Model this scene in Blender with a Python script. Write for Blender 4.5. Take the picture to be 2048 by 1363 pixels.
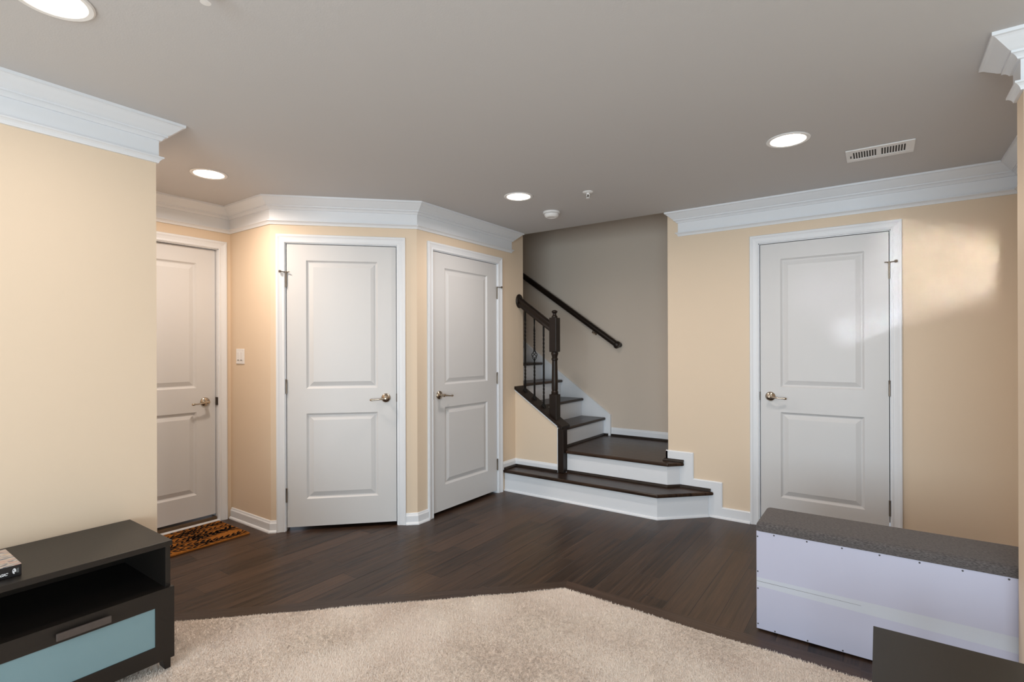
import bpy, bmesh, math, random
import numpy as np
from mathutils import Vector, Matrix

for o in list(bpy.data.objects):
    bpy.data.objects.remove(o, do_unlink=True)
SC = bpy.context.scene
COL = SC.collection
random.seed(4)
rng = np.random.default_rng(7)

# ------------------------------------------------------------------ camera
F_PX, TH, YH, ROLL, EYE = 1038.14, 0.6164, 695.63, 0.0032, 1.2987
ax = Vector((-math.sin(TH), math.cos(TH), 0))
r0 = Vector((math.cos(TH), math.sin(TH), 0))
u0 = Vector((0, 0, 1))
right = r0 * math.cos(ROLL) - u0 * math.sin(ROLL)
up = r0 * math.sin(ROLL) + u0 * math.cos(ROLL)
cd = bpy.data.cameras.new('camera')
cam = bpy.data.objects.new('camera', cd)
COL.objects.link(cam)
m = Matrix.Identity(4)
for i in range(3):
    m[i][0], m[i][1], m[i][2] = right[i], up[i], -ax[i]
m[2][3] = EYE
cam.matrix_world = m
cd.sensor_fit = 'HORIZONTAL'
cd.sensor_width = 36
cd.lens = 36 * F_PX / 2048
cd.shift_y = (YH - 681.5) / 2048
cd.clip_start = 0.02
SC.camera = cam

# ------------------------------------------------------------------ view, world, large lights
vs = SC.view_settings
SC.display_settings.display_device = 'sRGB'
vs.view_transform = 'Standard'
vs.look = 'None'
vs.gamma = 1
vs.use_curve_mapping = False
vs.exposure = 0.0

W = bpy.data.worlds.new('sky')
SC.world = W
W.use_nodes = True
bg = W.node_tree.nodes['Background']
bg.inputs[0].default_value = (0.75, 0.86, 1.0, 1)
bg.inputs[1].default_value = 0.6

def area(name, loc, rot, sx, sy, power, color, spread=math.pi, shape='RECTANGLE'):
    l = bpy.data.lights.new(name, 'AREA')
    l.shape = shape
    l.size = sx
    if shape in ('RECTANGLE', 'ELLIPSE'):
        l.size_y = sy
    l.energy = power
    l.color = color
    l.spread = spread
    o = bpy.data.objects.new(name, l)
    COL.objects.link(o)
    o.location = loc
    o.rotation_euler = rot
    return o

PI = math.pi
# daylight entering through the wide window of the rear wall
area('window_daylight', (0.5, -3.44, 1.15), (PI / 2, 0, 0), 3.6, 1.8, 172, (0.745, 0.905, 1.0))
# low sun, thrown back by glass outside, coming through the same window onto the wall beside the far door
def sun_glint(tx, tz, wx, wz, tilt, sx, sy, power, color, spread):
    """narrow beam from (wx, wz) in the window to (tx, tz) on the far wall; tilt turns the patch about its axis"""
    src = Vector((wx, -3.40, wz)); dst = Vector((tx, 4.145, tz))
    q = (dst - src).to_track_quat('-Z', 'Y').to_matrix().to_4x4()
    o = area('sun_glint', (0, 0, 0), (0, 0, 0), sx, sy, power, color, math.radians(spread))
    o.matrix_world = Matrix.Translation(src) @ q @ Matrix.Rotation(math.radians(tilt), 4, 'Z')
sun_glint(0.31, 1.935, -0.45, 1.72, -18, 0.62, 0.14, 0.165, (1.0, 0.97, 0.91), 1.8)
sun_glint(0.20, 1.555, -0.50, 1.66, 22, 0.92, 0.11, 0.155, (0.85, 0.915, 1.0), 1.6)
sun_glint(0.31, 1.760, -0.45, 1.70, 0, 0.52, 0.24, 0.23, (1.0, 0.97, 0.88), 3.2)
sun_glint(-0.20, 1.70, -0.55, 1.66, 8, 0.60, 0.30, 0.055, (0.90, 0.94, 1.0), 3.4)

# ------------------------------------------------------------------ materials
def new_mat(name):
    mt = bpy.data.materials.new(name)
    mt.use_nodes = True
    nt = mt.node_tree
    return mt, nt, nt.nodes['Principled BSDF']

def L(nt, a, b):
    nt.links.new(a, b)

def N(nt, kind, **kw):
    n = nt.nodes.new(kind)
    for k, v in kw.items():
        setattr(n, k, v)
    return n

def mth(nt, op, a, b=None, c=None):
    n = N(nt, 'ShaderNodeMath', operation=op)
    for i, v in enumerate((a, b, c)):
        if v is None:
            continue
        if isinstance(v, (int, float)):
            n.inputs[i].default_value = v
        else:
            L(nt, v, n.inputs[i])
    return n.outputs[0]

def simple(name, col, rough=0.5, metal=0.0, spec=0.5, var=0.0, vscale=8.0, bump=0.0, bscale=200.0, stretch=(1, 1, 1), coat=0.0):
    mt, nt, b = new_mat(name)
    b.inputs['Base Color'].default_value = (*col, 1)
    b.inputs['Roughness'].default_value = rough
    b.inputs['Metallic'].default_value = metal
    b.inputs['Specular IOR Level'].default_value = spec
    b.inputs['Coat Weight'].default_value = coat
    tc = N(nt, 'ShaderNodeTexCoord')
    mp = N(nt, 'ShaderNodeMapping')
    mp.inputs['Scale'].default_value = stretch
    L(nt, tc.outputs['Object'], mp.inputs[0])
    if var:
        nz = N(nt, 'ShaderNodeTexNoise')
        nz.inputs['Scale'].default_value = vscale
        nz.inputs['Detail'].default_value = 3
        L(nt, mp.outputs[0], nz.inputs[0])
        mx = N(nt, 'ShaderNodeMix', data_type='RGBA')
        mx.inputs[6].default_value = (*[c * (1 - var) for c in col], 1)
        mx.inputs[7].default_value = (*[min(1, c * (1 + var)) for c in col], 1)
        L(nt, nz.outputs[0], mx.inputs[0])
        L(nt, mx.outputs[2], b.inputs['Base Color'])
    if bump:
        nz = N(nt, 'ShaderNodeTexNoise')
        nz.inputs['Scale'].default_value = bscale
        nz.inputs['Detail'].default_value = 2
        L(nt, mp.outputs[0], nz.inputs[0])
        bp = N(nt, 'ShaderNodeBump')
        bp.inputs['Strength'].default_value = bump
        bp.inputs['Distance'].default_value = 0.002
        L(nt, nz.outputs[0], bp.inputs['Height'])
        L(nt, bp.outputs[0], b.inputs['Normal'])
    return mt

def plank_wood(name, dark, light, along='Y', width=0.127, length=1.1, grooves=True, rough=0.34):
    """dark hand-scraped hardwood boards, long side along the given object axis"""
    mt, nt, b = new_mat(name)
    tc = N(nt, 'ShaderNodeTexCoord')
    sp = N(nt, 'ShaderNodeSeparateXYZ')
    L(nt, tc.outputs['Object'], sp.inputs[0])
    if along == 'Y':
        a, c = sp.outputs[1], sp.outputs[0]
    elif along == 'X':
        a, c = sp.outputs[0], sp.outputs[1]
    else:   # diagonal, 45 degrees
        a = mth(nt, 'MULTIPLY', mth(nt, 'ADD', sp.outputs[0], sp.outputs[1]), 0.7071)
        c = mth(nt, 'MULTIPLY', mth(nt, 'SUBTRACT', sp.outputs[0], sp.outputs[1]), 0.7071)
    row = mth(nt, 'FLOOR', mth(nt, 'DIVIDE', c, width))
    wn = N(nt, 'ShaderNodeTexWhiteNoise', noise_dimensions='1D')
    L(nt, row, wn.inputs['W'])
    shifted = mth(nt, 'ADD', mth(nt, 'DIVIDE', a, length), mth(nt, 'MULTIPLY', wn.outputs[0], 7.31))
    colid = mth(nt, 'FLOOR', shifted)
    wn2 = N(nt, 'ShaderNodeTexWhiteNoise', noise_dimensions='2D')
    cb = N(nt, 'ShaderNodeCombineXYZ')
    L(nt, row, cb.inputs[0]); L(nt, colid, cb.inputs[1])
    L(nt, cb.outputs[0], wn2.inputs[0])
    # grain coordinates
    g = N(nt, 'ShaderNodeCombineXYZ')
    L(nt, mth(nt, 'MULTIPLY', a, 2.2), g.inputs[0])
    L(nt, mth(nt, 'MULTIPLY', c, 55), g.inputs[1])
    L(nt, mth(nt, 'MULTIPLY', wn2.outputs[0], 40), g.inputs[2])
    n1 = N(nt, 'ShaderNodeTexNoise'); n1.inputs['Scale'].default_value = 1.0
    n1.inputs['Detail'].default_value = 5; n1.inputs['Roughness'].default_value = 0.62
    n1.inputs['Distortion'].default_value = 0.6
    L(nt, g.outputs[0], n1.inputs[0])
    mxv = mth(nt, 'ADD', mth(nt, 'MULTIPLY', wn2.outputs[0], 0.42), mth(nt, 'MULTIPLY', mth(nt, 'SUBTRACT', n1.outputs[0], 0.5), 1.9))
    mxv = mth(nt, 'ADD', mxv, 0.22)
    mx = N(nt, 'ShaderNodeMix', data_type='RGBA')
    mx.clamp_factor = True
    mx.inputs[6].default_value = (*dark, 1)
    mx.inputs[7].default_value = (*light, 1)
    L(nt, mxv, mx.inputs[0])
    colour = mx.outputs[2]
    height = n1.outputs[0]
    if grooves:
        fr = mth(nt, 'FRACT', mth(nt, 'DIVIDE', c, width))
        e1 = mth(nt, 'MINIMUM', fr, mth(nt, 'SUBTRACT', 1.0, fr))
        f2 = mth(nt, 'FRACT', shifted)
        e2 = mth(nt, 'MULTIPLY', mth(nt, 'MINIMUM', f2, mth(nt, 'SUBTRACT', 1.0, f2)), length / width)
        e = mth(nt, 'MINIMUM', e1, e2)
        gr = N(nt, 'ShaderNodeMapRange')
        gr.inputs[1].default_value = 0.0; gr.inputs[2].default_value = 0.018
        gr.inputs[3].default_value = 0.0; gr.inputs[4].default_value = 1.0
        L(nt, e, gr.inputs[0])
        mx2 = N(nt, 'ShaderNodeMix', data_type='RGBA')
        mx2.inputs[6].default_value = (*[v * 0.35 for v in dark], 1)
        L(nt, gr.outputs[0], mx2.inputs[0])
        L(nt, colour, mx2.inputs[7])
        colour = mx2.outputs[2]
        height = mth(nt, 'ADD', mth(nt, 'MULTIPLY', n1.outputs[0], 0.35), gr.outputs[0])
    L(nt, colour, b.inputs['Base Color'])
    # scraped, uneven surface
    g2 = N(nt, 'ShaderNodeCombineXYZ')
    L(nt, mth(nt, 'MULTIPLY', a, 3.0), g2.inputs[0])
    L(nt, mth(nt, 'MULTIPLY', c, 22), g2.inputs[1])
    n2 = N(nt, 'ShaderNodeTexNoise'); n2.inputs['Scale'].default_value = 1.0
    n2.inputs['Detail'].default_value = 2
    L(nt, g2.outputs[0], n2.inputs[0])
    hh = mth(nt, 'ADD', height, mth(nt, 'MULTIPLY', n2.outputs[0], 1.2))
    bp = N(nt, 'ShaderNodeBump'); bp.inputs['Strength'].default_value = 0.32
    bp.inputs['Distance'].default_value = 0.003
    L(nt, hh, bp.inputs['Height'])
    L(nt, bp.outputs[0], b.inputs['Normal'])
    rr = mth(nt, 'ADD', mth(nt, 'MULTIPLY', n1.outputs[0], 0.18), rough - 0.09)
    L(nt, rr, b.inputs['Roughness'])
    b.inputs['Specular IOR Level'].default_value = 0.30
    return mt

M = {}
M['cream'] = simple('cream_wall_paint', (0.80, 0.66, 0.512), 0.62, spec=0.25, bump=0.10, bscale=260)
M['greige'] = simple('greige_wall_paint', (0.68, 0.59, 0.505), 0.62, spec=0.25, bump=0.10, bscale=260)
M['ceil'] = simple('flat_ceiling_paint', (0.61, 0.605, 0.615), 0.85, spec=0.1, bump=0.15, bscale=180)
M['trim'] = simple('white_semigloss_trim', (0.82, 0.85, 0.90), 0.38, spec=0.45)
M['door'] = simple('white_painted_door', (0.69, 0.695, 0.71), 0.42, spec=0.42, bump=0.04, bscale=90)
M['floor'] = plank_wood('dark_hardwood_planks', (0.015, 0.0085, 0.006), (0.095, 0.053, 0.033), 'Y')
M['border_x'] = plank_wood('dark_hardwood_border_straight', (0.028, 0.017, 0.012), (0.085, 0.050, 0.035), 'X', 0.6, 2.0, False)
M['border_d'] = plank_wood('dark_hardwood_border_diagonal', (0.030, 0.018, 0.013), (0.085, 0.052, 0.037), 'D', 0.6, 2.0, False)
M['tread'] = plank_wood('dark_stained_tread_lengthwise', (0.013, 0.0075, 0.0055), (0.070, 0.040, 0.026), 'X', 0.4, 3.0, False, 0.30)
M['tread_y'] = plank_wood('dark_stained_tread_crosswise', (0.013, 0.0075, 0.0055), (0.070, 0.040, 0.026), 'Y', 0.4, 3.0, False, 0.30)
M['stain'] = simple('dark_stained_wood', (0.016, 0.0095, 0.0068), 0.38, spec=0.30, var=0.35, vscale=14, stretch=(1, 1, 0.3))
M['stain_rail'] = simple('dark_stained_rail_wood', (0.015, 0.009, 0.0065), 0.34, spec=0.34, var=0.3, vscale=20)
M['iron'] = simple('black_wrought_iron', (0.012, 0.011, 0.011), 0.42, metal=0.6, spec=0.4)
M['nickel'] = simple('satin_nickel', (0.50, 0.43, 0.35), 0.22, metal=1.0)
M['hinge'] = simple('hinge_nickel', (0.27, 0.235, 0.20), 0.38, metal=1.0)
M['bronze'] = simple('dark_latch_metal', (0.06, 0.045, 0.035), 0.45, metal=0.8)
M['plastic'] = simple('white_plastic', (0.86, 0.86, 0.87), 0.35)
M['dark'] = simple('dark_gap', (0.01, 0.01, 0.01), 0.8)  # shade painted as black on the backings behind doors; bench feet share it
M['threshold'] = simple('brown_threshold', (0.10, 0.060, 0.030), 0.5, var=0.3, vscale=25)
M['black_wood'] = simple('black_brown_laminate', (0.0095, 0.0072, 0.0058), 0.44, spec=0.5, bump=0.12, bscale=120, stretch=(1, 0.08, 1), var=0.15, vscale=60)
M['handle_wood'] = simple('brown_laminate_handle', (0.075, 0.060, 0.054), 0.5, var=0.15, vscale=60)
M['frost'] = simple('frosted_glass_panel', (0.20, 0.315, 0.355), 0.38, spec=0.4)
M['laminate'] = simple('white_foil_panel', (0.52, 0.525, 0.66), 0.42, spec=0.4)
M['tape'] = simple('white_tape_strip', (0.57, 0.60, 0.68), 0.55)
M['screw'] = simple('dark_screw', (0.10, 0.10, 0.11), 0.35, metal=0.9)
M['coir'] = simple('orange_brown_coir', (0.33, 0.125, 0.026), 0.95, spec=0.05, var=0.35, vscale=120, bump=0.8, bscale=350)
M['coir_black'] = simple('black_printed_coir', (0.016, 0.013, 0.011), 0.95, spec=0.05, bump=0.8, bscale=350)
M['cover_black'] = simple('black_book_cover', (0.012, 0.012, 0.014), 0.3)
M['ink_white'] = simple('white_print', (0.80, 0.82, 0.86), 0.5)
M['ink_grey'] = simple('grey_print', (0.22, 0.24, 0.25), 0.5)
M['paper'] = simple('page_paper', (0.65, 0.60, 0.52), 0.8)
M['duct'] = simple('dark_duct', (0.06, 0.055, 0.05), 0.8)

def heather(name):
    mt, nt, b = new_mat(name)
    tc = N(nt, 'ShaderNodeTexCoord')
    mp = N(nt, 'ShaderNodeMapping'); mp.inputs['Scale'].default_value = (0.25, 1, 1)
    L(nt, tc.outputs['Object'], mp.inputs[0])
    nz = N(nt, 'ShaderNodeTexNoise'); nz.inputs['Scale'].default_value = 420; nz.inputs['Detail'].default_value = 3
    L(nt, mp.outputs[0], nz.inputs[0])
    cr = N(nt, 'ShaderNodeValToRGB')
    cr.color_ramp.elements[0].position = 0.33; cr.color_ramp.elements[0].color = (0.060, 0.053, 0.055, 1)
    cr.color_ramp.elements[1].position = 0.68; cr.color_ramp.elements[1].color = (0.155, 0.140, 0.137, 1)
    L(nt, nz.outputs[0], cr.inputs[0]); L(nt, cr.outputs[0], b.inputs['Base Color'])
    b.inputs['Roughness'].default_value = 0.95
    b.inputs['Specular IOR Level'].default_value = 0.1
    b.inputs['Sheen Weight'].default_value = 0.15
    bp = N(nt, 'ShaderNodeBump'); bp.inputs['Strength'].default_value = 0.5; bp.inputs['Distance'].default_value = 0.001
    L(nt, nz.outputs[0], bp.inputs['Height']); L(nt, bp.outputs[0], b.inputs['Normal'])
    return mt
M['heather'] = heather('grey_heather_fabric')

def carpet_mat(name):
    mt, nt, b = new_mat(name)
    tc = N(nt, 'ShaderNodeTexCoord')
    n1 = N(nt, 'ShaderNodeTexNoise'); n1.inputs['Scale'].default_value = 220; n1.inputs['Detail'].default_value = 2
    n2 = N(nt, 'ShaderNodeTexNoise'); n2.inputs['Scale'].default_value = 3.2; n2.inputs['Detail'].default_value = 3
    L(nt, tc.outputs['Object'], n1.inputs[0]); L(nt, tc.outputs['Object'], n2.inputs[0])
    f = mth(nt, 'ADD', mth(nt, 'MULTIPLY', n1.outputs[0], 0.8), mth(nt, 'MULTIPLY', n2.outputs[0], 0.5))
    cr = N(nt, 'ShaderNodeValToRGB')
    cr.color_ramp.elements[0].position = 0.40; cr.color_ramp.elements[0].color = (0.76, 0.64, 0.56, 1)
    cr.color_ramp.elements[1].position = 0.90; cr.color_ramp.elements[1].color = (0.97, 0.90, 0.82, 1)
    L(nt, f, cr.inputs[0]); L(nt, cr.outputs[0], b.inputs['Base Color'])
    b.inputs['Roughness'].default_value = 0.95
    b.inputs['Specular IOR Level'].default_value = 0.08
    b.inputs['Sheen Weight'].default_value = 0.2
    return mt
M['carpet'] = carpet_mat('beige_carpet_yarn')

def cover_mat(name):
    mt, nt, b = new_mat(name)
    tc = N(nt, 'ShaderNodeTexCoord')
    mp = N(nt, 'ShaderNodeMapping'); mp.inputs['Scale'].default_value = (38, 11, 1)
    mp.inputs['Rotation'].default_value = (0, 0, 0.35)
    L(nt, tc.outputs['Object'], mp.inputs[0])
    nz = N(nt, 'ShaderNodeTexNoise'); nz.inputs['Scale'].default_value = 1.0; nz.inputs['Detail'].default_value = 4
    nz.inputs['Distortion'].default_value = 0.8
    L(nt, mp.outputs[0], nz.inputs[0])
    cr = N(nt, 'ShaderNodeValToRGB'); cr.color_ramp.interpolation = 'LINEAR'
    els = [(0.25, (0.03, 0.03, 0.05)), (0.36, (0.55, 0.50, 0.47)), (0.43, (0.50, 0.24, 0.19)), (0.48, (0.62, 0.56, 0.48)),
           (0.54, (0.07, 0.08, 0.14)), (0.60, (0.68, 0.63, 0.57)), (0.67, (0.55, 0.30, 0.12)), (0.78, (0.62, 0.60, 0.62))]
    while len(cr.color_ramp.elements) < len(els):
        cr.color_ramp.elements.new(0.5)
    for e, (p, c) in zip(cr.color_ramp.elements, els):
        e.position = p; e.color = (*c, 1)
    L(nt, nz.outputs[0], cr.inputs[0]); L(nt, cr.outputs[0], b.inputs['Base Color'])
    b.inputs['Roughness'].default_value = 0.35
    return mt
M['cover_art'] = cover_mat('collage_cover_print')

def emis(name, col, s):
    mt, nt, b = new_mat(name)
    b.inputs['Base Color'].default_value = (0.9, 0.88, 0.85, 1)
    b.inputs['Emission Color'].default_value = (*col, 1)
    b.inputs['Emission Strength'].default_value = s
    return mt
M['lens'] = emis('lit_can_lens', (1.0, 0.86, 0.70), 9.0)

def glass_mat():
    mt, nt, b = new_mat('window_glass')
    b.inputs['Base Color'].default_value = (1, 1, 1, 1)
    b.inputs['Roughness'].default_value = 0.0
    b.inputs['Transmission Weight'].default_value = 1.0
    b.inputs['IOR'].default_value = 1.02
    return mt
M['glass'] = glass_mat()

# ------------------------------------------------------------------ mesh helpers
def link_mesh(name, me, parent=None, origin=None):
    o = bpy.data.objects.new(name, me)
    COL.objects.link(o)
    if parent is not None:
        o.parent = parent
    elif origin is not None:
        o.location = origin
    return o

def wloc(o):
    v = Vector((0, 0, 0))
    while o is not None:
        v += o.location
        o = o.parent
    return v

class MB:
    """collects shapes in world coordinates; build() links them as one mesh"""
    def __init__(self):
        self.v, self.f, self.s, self.m = [], [], [], []

    def add(self, verts, faces, smooth=False, mi=0):
        k = len(self.v)
        self.v += [tuple(p) for p in verts]
        for fc in faces:
            self.f.append([i + k for i in fc]); self.s.append(smooth); self.m.append(mi)
        return self

    def box(self, x0, x1, y0, y1, z0, z1, mi=0):
        p = [(x0, y0, z0), (x1, y0, z0), (x1, y1, z0), (x0, y1, z0), (x0, y0, z1), (x1, y0, z1), (x1, y1, z1), (x0, y1, z1)]
        return self.add(p, [(0, 3, 2, 1), (4, 5, 6, 7), (0, 1, 5, 4), (1, 2, 6, 5), (2, 3, 7, 6), (3, 0, 4, 7)], mi=mi)

    def bbox(self, x0, x1, y0, y1, z0, z1, bev=0.002, seg=2, T=None, mi=0, smooth=False):
        """box with rounded edges"""
        bm = bmesh.new()
        bmesh.ops.create_cube(bm, size=1)
        for v in bm.verts:
            v.co = Vector(((x0 + x1) / 2 + v.co.x * (x1 - x0), (y0 + y1) / 2 + v.co.y * (y1 - y0), (z0 + z1) / 2 + v.co.z * (z1 - z0)))
        bmesh.ops.bevel(bm, geom=bm.edges[:], offset=bev, segments=seg, affect='EDGES', profile=0.5)
        return self.bm(bm, T, mi, smooth)

    def bm(self, bm, T=None, mi=0, smooth=False):
        bm.verts.index_update()
        vs_ = [v.co.copy() for v in bm.verts]
        if T:
            vs_ = [T(v) for v in vs_]
        self.add(vs_, [[v.index for v in f.verts] for f in bm.faces], smooth, mi)
        bm.free()
        return self

    def prism(self, poly, z0, z1, bev=0.0, seg=2, axes='XY', mi=0):
        """polygon extruded along the third axis; axes XY (along z), XZ (along y), YZ (along x)"""
        bm = bmesh.new()
        vb = [bm.verts.new((a, b, z0)) for a, b in poly]
        vt = [bm.verts.new((a, b, z1)) for a, b in poly]
        n = len(poly)
        bm.faces.new(vb[::-1]); bm.faces.new(vt)
        for i in range(n):
            bm.faces.new((vb[i], vb[(i + 1) % n], vt[(i + 1) % n], vt[i]))
        bmesh.ops.recalc_face_normals(bm, faces=bm.faces[:])
        if bev:
            bmesh.ops.bevel(bm, geom=bm.edges[:], offset=bev, segments=seg, affect='EDGES', profile=0.5)
        T = {'XY': None, 'XZ': lambda v: Vector((v.x, v.z, v.y)), 'YZ': lambda v: Vector((v.z, v.x, v.y))}[axes]
        return self.bm(bm, T, mi)

    def rows(self, rows, closed=True, caps=True, smooth=True, mi=0):
        """skin between rows of points"""
        k = len(rows[0])
        vs_ = [p for r in rows for p in r]
        fs = []
        for i in range(len(rows) - 1):
            for j in range(k if closed else k - 1):
                a, b = i * k + j, i * k + (j + 1) % k
                fs.append((a, b, b + k, a + k))
        self.add(vs_, fs, smooth, mi)
        if caps:
            self.add(rows[0], [list(range(k))[::-1]], False, mi)
            self.add(rows[-1], [list(range(k))], False, mi)
        return self

    def lathe(self, prof, center, axis='Z', n=24, smooth=True, mi=0, T=None):
        """prof: (radius, height along axis)"""
        rows = []
        for r, h in prof:
            row = []
            for j in range(n):
                a = 2 * PI * j / n
                p = Vector((r * math.cos(a), r * math.sin(a), h))
                if T:
                    p = T(p)
                else:
                    if axis == 'X':
                        p = Vector((p.z, p.x, p.y))
                    elif axis == 'Y':
                        p = Vector((p.x, p.z, p.y))
                    p = p + Vector(center)
                row.append(p)
            rows.append(row)
        return self.rows(rows, True, True, smooth, mi)

    def tube(self, pts, r, n=10, smooth=True, mi=0, caps=True, flat=1.0):
        pts = [Vector(p) for p in pts]
        rs = r if isinstance(r, (list, tuple)) else [r] * len(pts)
        rows = []
        for i, p in enumerate(pts):
            t = (pts[min(i + 1, len(pts) - 1)] - pts[max(i - 1, 0)]).normalized()
            a = t.cross(Vector((0, 0, 1)))
            if a.length < 1e-4:
                a = t.cross(Vector((0, 1, 0)))
            a.normalize(); b = t.cross(a).normalized()
            rows.append([p + a * (rs[i] * math.cos(2 * PI * j / n)) + b * (rs[i] * flat * math.sin(2 * PI * j / n)) for j in range(n)])
        return self.rows(rows, True, caps, smooth, mi)

    def build(self, name, mats, parent=None, origin=None, weld=True, sharp=35):
        if not isinstance(mats, (list, tuple)):
            mats = [mats]
        vs_ = np.array(self.v, float)
        if parent is not None:
            o_ = np.array(wloc(parent))
        elif origin is None:
            lo, hi = vs_.min(0), vs_.max(0)
            o_ = np.array([(lo[0] + hi[0]) / 2, (lo[1] + hi[1]) / 2, lo[2]])
        else:
            o_ = np.array(origin, float)
        me = bpy.data.meshes.new(name)
        me.from_pydata([tuple(p) for p in (vs_ - o_)], [], self.f)
        for mt in mats:
            me.materials.append(mt)
        me.polygons.foreach_set('use_smooth', self.s)
        me.polygons.foreach_set('material_index', self.m)
        bm = bmesh.new(); bm.from_mesh(me)
        if weld:
            bmesh.ops.remove_doubles(bm, verts=bm.verts[:], dist=1e-5)
        bmesh.ops.recalc_face_normals(bm, faces=bm.faces[:])
        for e in bm.edges:
            if len(e.link_faces) == 2 and e.calc_face_angle(0) > math.radians(sharp):
                e.smooth = False
        bm.to_mesh(me); bm.free()
        return link_mesh(name, me, parent, tuple(o_))

def thing(name, label, cat, loc=(0, 0, 0), group=None):
    o = bpy.data.objects.new(name, None)
    COL.objects.link(o)
    o.empty_display_size = 0.1
    o.location = loc
    return tag(o, label, cat, group)

def tag(o, label, cat, group=None):
    o['label'] = label; o['category'] = cat
    if group:
        o['group'] = group
    return o

def struct(o):
    o['kind'] = 'structure'
    return o

def mitre_path(path, side):
    """unit offsets per vertex of a plan polyline; side +1: to the left of travel, -1: to the right"""
    P = [Vector((x, y)) for x, y in path]
    out = []
    nrm = []
    for i in range(len(P) - 1):
        t = (P[i + 1] - P[i]).normalized()
        nrm.append(Vector((-t.y, t.x)) * side)
    for i in range(len(P)):
        if i == 0:
            out.append(nrm[0])
        elif i == len(P) - 1:
            out.append(nrm[-1])
        else:
            a, b = nrm[i - 1], nrm[i]
            out.append((a + b) / (1 + a.dot(b)))
    return P, out

def sweep(mb, path, prof, side, ret0=False, ret1=False, mi=0):
    """moulding: profile (out, z) carried along a plan polyline with mitred corners; ret: return to the wall at an end"""
    P, off = mitre_path(path, side)
    rows = [[Vector((p.x + o.x * a, p.y + o.y * a, z)) for a, z in prof] for p, o in zip(P, off)]
    if ret0:
        t = (P[0] - P[1]).normalized()
        rows[0] = [r + Vector((t.x * a, t.y * a, 0)) for r, (a, z) in zip(rows[0], prof)]
        rows.insert(0, [Vector((P[0].x + t.x * a, P[0].y + t.y * a, z)) for a, z in prof])
    if ret1:
        t = (P[-1] - P[-2]).normalized()
        rows[-1] = [r + Vector((t.x * a, t.y * a, 0)) for r, (a, z) in zip(rows[-1], prof)]
        rows.append([Vector((P[-1].x + t.x * a, P[-1].y + t.y * a, z)) for a, z in prof])
    return mb.rows(rows, True, True, False, mi)

# ------------------------------------------------------------------ room dimensions (metres)
XL, YE = -2.80, 1.035          # left wall plane and where it ends
X1 = -4.085                    # wall of the entry door
Y1 = 2.012                     # short wall with the switch
PA, PB = (-3.522, 2.012), (-2.80, 2.734)   # diagonal wall
X3, Y3E = -2.80, 4.138         # wall of the closet door and its end
XE, Y4 = -1.395, 4.145         # far wall, starting at the stair opening
XR = 0.662                     # right wall of the alcove
CX, CY0, CY1 = 0.407, 2.48, 2.586          # stub wall
YB = 4.985                     # wall behind the stairs
ZC, ZB = 2.367, 2.18
YS = 4.055                     # ceiling edge at the stair opening
DT = 2.045                     # door tops
YR, XRR = -3.5, 3.0            # rear and right walls behind the camera
ZT = 4.6

def wall_with_door(name, O, u, n, a0, a1, z1, d0, d1, mat, th=0.1, ztop=DT + 0.022):
    """wall panel in the plane through O (direction u, room side n) with one door opening"""
    mb = MB()
    def pan(b0, b1, c0, c1):
        p = []
        for z in (c0, c1):
            for a, w in ((b0, 0), (b1, 0), (b1, -th), (b0, -th)):
                p.append((O[0] + u[0] * a + n[0] * w, O[1] + u[1] * a + n[1] * w, z))
        mb.add(p, [(0, 3, 2, 1), (4, 5, 6, 7), (0, 1, 5, 4), (1, 2, 6, 5), (2, 3, 7, 6), (3, 0, 4, 7)])
    pan(a0, d0, 0, z1); pan(d1, a1, 0, z1); pan(d0, d1, ztop, z1)
    return struct(mb.build(name, mat))

# ---- floor and ceiling
fl = MB().box(-4.9, 3.1, -3.6, 4.3, -0.06, 0.0).build('floor', M['floor'], origin=(0, 0, 0)); struct(fl)
ce = MB().prism([(-5.0, -3.6), (3.1, -3.6), (3.1, 4.4), (XE, 4.4), (XE, YS), (-5.0, YS)], ZC, ZC + 0.1)
struct(ce.build('ceiling', M['ceil'], origin=(0, 0, ZC)))

# ---- walls
struct(MB().prism([(XL, YR), (XL, YE), (X1, YE), (X1, YE - 0.1), (XL - 0.1, YE - 0.1), (XL - 0.1, YR)], 0, ZC).build('wall_left', M['cream']))
s2 = 1 / math.sqrt(2)
# door frames: origin, u (to the right seen from the room), n (into the room), door from a0 to a1
DOORS = {
    1: dict(O=(X1, 0), u=(0, 1), n=(1, 0), a0=1.102, a1=1.912, hinge='l', lever=1.837, lz=0.905),
    2: dict(O=PA, u=(s2, s2), n=(s2, -s2), a0=0.1075, a1=0.8695, hinge='l', lever=0.795, lz=0.936),
    3: dict(O=(X3, 0), u=(0, 1), n=(1, 0), a0=2.908, a1=3.718, hinge='r', lever=2.975, lz=0.934),
    4: dict(O=(0, Y4), u=(1, 0), n=(0, -1), a0=-0.713, a1=0.049, hinge='r', lever=-0.647, lz=0.944),
}
D = DOORS
wall_with_door('wall_entry', D[1]['O'], D[1]['u'], D[1]['n'], YE - 0.1, Y1 + 0.1, ZC, D[1]['a0'] - 0.022, D[1]['a1'] + 0.022, M['cream'])
struct(MB().prism([(X1, Y1), PA, (PA[0] - 0.04, PA[1] + 0.1), (X1 - 0.1, Y1 + 0.1), (X1 - 0.1, Y1)], 0, ZC).build('wall_switch', M['cream']))
dl = math.dist(PA, PB)
wall_with_door('wall_diagonal', D[2]['O'], D[2]['u'], D[2]['n'], 0, dl, ZC, D[2]['a0'] - 0.022, D[2]['a1'] + 0.022, M['cream'])
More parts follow.
